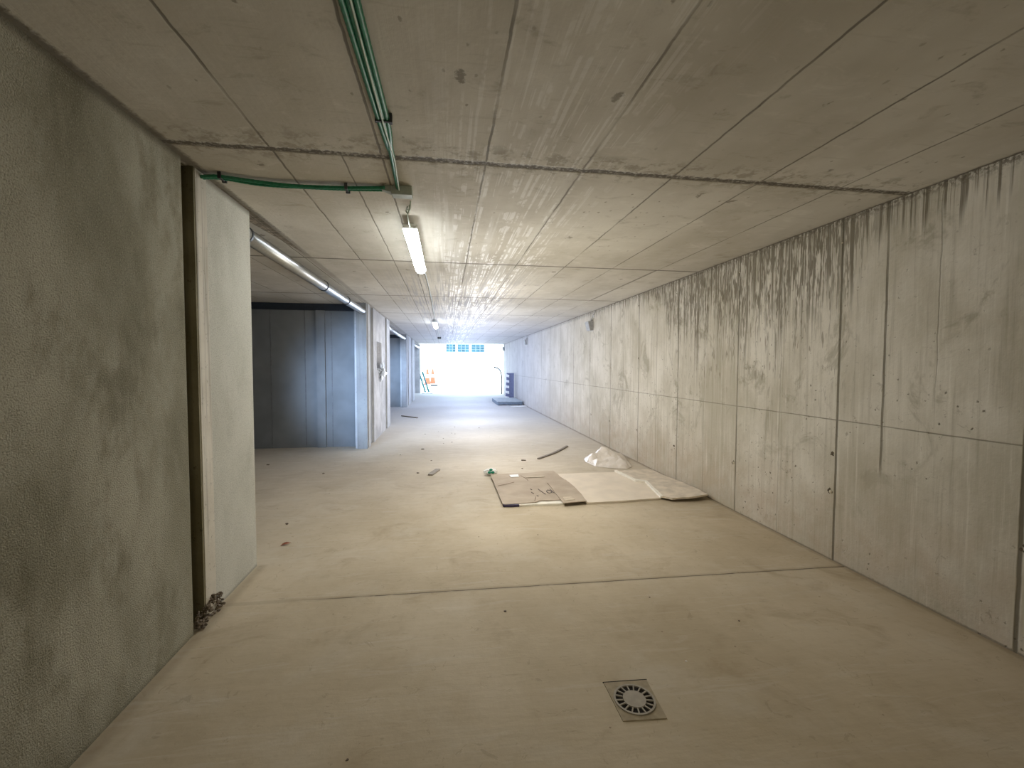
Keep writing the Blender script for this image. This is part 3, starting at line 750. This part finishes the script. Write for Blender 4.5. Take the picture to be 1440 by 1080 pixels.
def cone(loc, s, label):
    t = thing('traffic_cone', label, 'traffic cone', loc, 0, 'pale orange cones outside the exit')
    n = 24; bm = bmesh.new(); pr = [(.19, .03), (.15, .3), (.10, .65), (.06, .95), (.035, 1.0)]
    rr = [[bm.verts.new((r*s*math.cos(2*math.pi*k/n), r*s*math.sin(2*math.pi*k/n), z*s)) for k in range(n)] for r, z in pr]
    for i in range(len(rr)-1):
        for k in range(n): bm.faces.new((rr[i][k], rr[i][(k+1) % n], rr[i+1][(k+1) % n], rr[i+1][k]))
    bm.faces.new(rr[-1]); link('cone_body', bm, M['orange'], t, True)
    link('foot', box(-.22*s, .22*s, -.22*s, .22*s, 0, .04*s, .01), M['orange'], t)
    bm = bmesh.new(); tube(bm, [(0, 0, .42*s), (0, 0, .62*s)], [.138*s, .11*s], 24, False); link('white_band', bm, M['guardw'], t)
    return t
cone((-1.52, 37, -.02), 1.25, 'left one of two orange cones seen through the exit')
cone((-1.12, 38, -.02), 1.25, 'right one of two orange cones seen through the exit')
tag(link('plank', box(-1.15, -.62, 33, 33.3, -.02, .09, .01), M['ring']), 'short dark plank on the bright ground below the cones', 'plank')

t = thing('building', 'distant white building with three blue windows seen through the exit', 'building', (0, 60, -.02))
link('wall', box(-1.0, 6.2, .1, 5, 0, 4.75), M['facade'], t)
for a, b in ((.0, 1.29), (1.53, 3.1), (3.4, 5.15)):
    f = link('window_frame', box(a, b, .02, .1, 3.35, 4.42), M['glassfr'], t)
    for i in range(3):
        for j in range(3):
            w = (b-a)/3; x = a+.03+w*i
            link('pane', box(x, x+w-.08, .0, .03, 3.39+j*.34, 3.39+j*.34+.28), M['glassb'], f)

# ------------------------------------------------------------------ world, lights, camera
w = bpy.data.worlds.new('sky'); SC.world = w; w.use_nodes = True
wn = w.node_tree; bg = wn.nodes['Background']; bg.inputs[0].default_value = (.66, .83, 1.0, 1); bg.inputs[1].default_value = 4.0
def lamp(kind, name, loc, rot, energy, color, **k):
    l = bpy.data.lights.new(name, kind); l.energy = energy; l.color = color
    for a, b in k.items(): setattr(l, a, b)
    o = bpy.data.objects.new(name, l); COL.objects.link(o); o.location = loc; o.rotation_euler = rot; return o
def look(loc, to): return (Vector(to)-Vector(loc)).to_track_quat('-Z', 'Y').to_euler()
po = lamp('AREA', 'exit_portal', (.78, 24.45, 1.3), (-math.pi/2, 0, 0), 1, (1, 1, 1), shape='RECTANGLE', size=4.6, size_y=2.7)
po.data.cycles.is_portal = True
lamp('SUN', 'sun', (0, 0, 20), look((0, 0, 0), (.15, .5, -.8)), 5, (1, .97, .92), angle=.01)
lamp('SPOT', 'rear_fill_spot', (.5, -3.3, 1.9), look((.5, -3.3, 1.9), (1.0, 6, 1.25)), 138, (1, .90, .64), spot_size=math.radians(60), spot_blend=1.0, shadow_soft_size=.5)  # unseen fill spot added behind the camera to brighten the corridor
lamp('AREA', 'rear_fill_area', (.8, -2.6, 2.4), look((.8, -2.6, 2.4), (.8, 1.5, .6)), 5, (1, .87, .58), shape='RECTANGLE', size=3, size_y=1.0)  # added warm fill, out of view behind the camera
for y, e, c in ((4.2, 36, (1, .95, .82)), (6.6, 54, (1, .97, .92)), (9.2, 68, (.93, .95, 1)), (11.8, 78, (.80, .86, 1)), (14.4, 76, (.70, .79, 1)), (17.0, 72, (.62, .73, 1)), (19.6, 62, (.60, .72, 1)), (21.8, 36, (.62, .76, 1))):
    lamp('POINT', 'corridor_fill', (.8, y, 1.35), (0, 0, 0), e, c, shadow_soft_size=.45)  # invisible fill points added to even out brightness along the corridor
for y, e in ((4.2, 1100), (12.6, 900)):
    lamp('SPOT', 'bay_fill', (-2.45, y, 1.4), look((-2.45, y, 1.4), (-1.35, y+4.2, 1.1)), e, (.50, .70, 1), spot_size=math.radians(42), spot_blend=1.0, shadow_soft_size=.3)  # hidden blue spots added to give the bay walls a glare-like gradient

f, yaw, pit, rol = 621.2, math.radians(8.485), math.radians(-2.361), math.radians(.153)
fw = Vector((math.sin(yaw)*math.cos(pit), math.cos(yaw)*math.cos(pit), math.sin(pit)))
ri = Vector((math.cos(yaw), -math.sin(yaw), 0)); up = ri.cross(fw)
r2 = ri*math.cos(rol)+up*math.sin(rol); u2 = -ri*math.sin(rol)+up*math.cos(rol)
cam = bpy.data.cameras.new('camera'); cam.sensor_width = 36; cam.lens = 36*f/1440; cam.clip_start = .05; cam.clip_end = 300
co_ = bpy.data.objects.new('camera', cam); COL.objects.link(co_)
co_.matrix_world = Matrix(((r2.x, u2.x, -fw.x, 0), (r2.y, u2.y, -fw.y, 0), (r2.z, u2.z, -fw.z, 1.5), (0, 0, 0, 1)))
SC.camera = co_

SC.view_settings.view_transform = 'Standard'; SC.view_settings.look = 'None'; SC.view_settings.exposure = 0.18
SC.cycles.use_denoising = True
SC.cycles.max_bounces = 6; SC.cycles.diffuse_bounces = 4; SC.cycles.glossy_bounces = 3
SC.cycles.use_adaptive_sampling = True; SC.cycles.adaptive_threshold = .1
SC.cycles.sample_clamp_indirect = 6
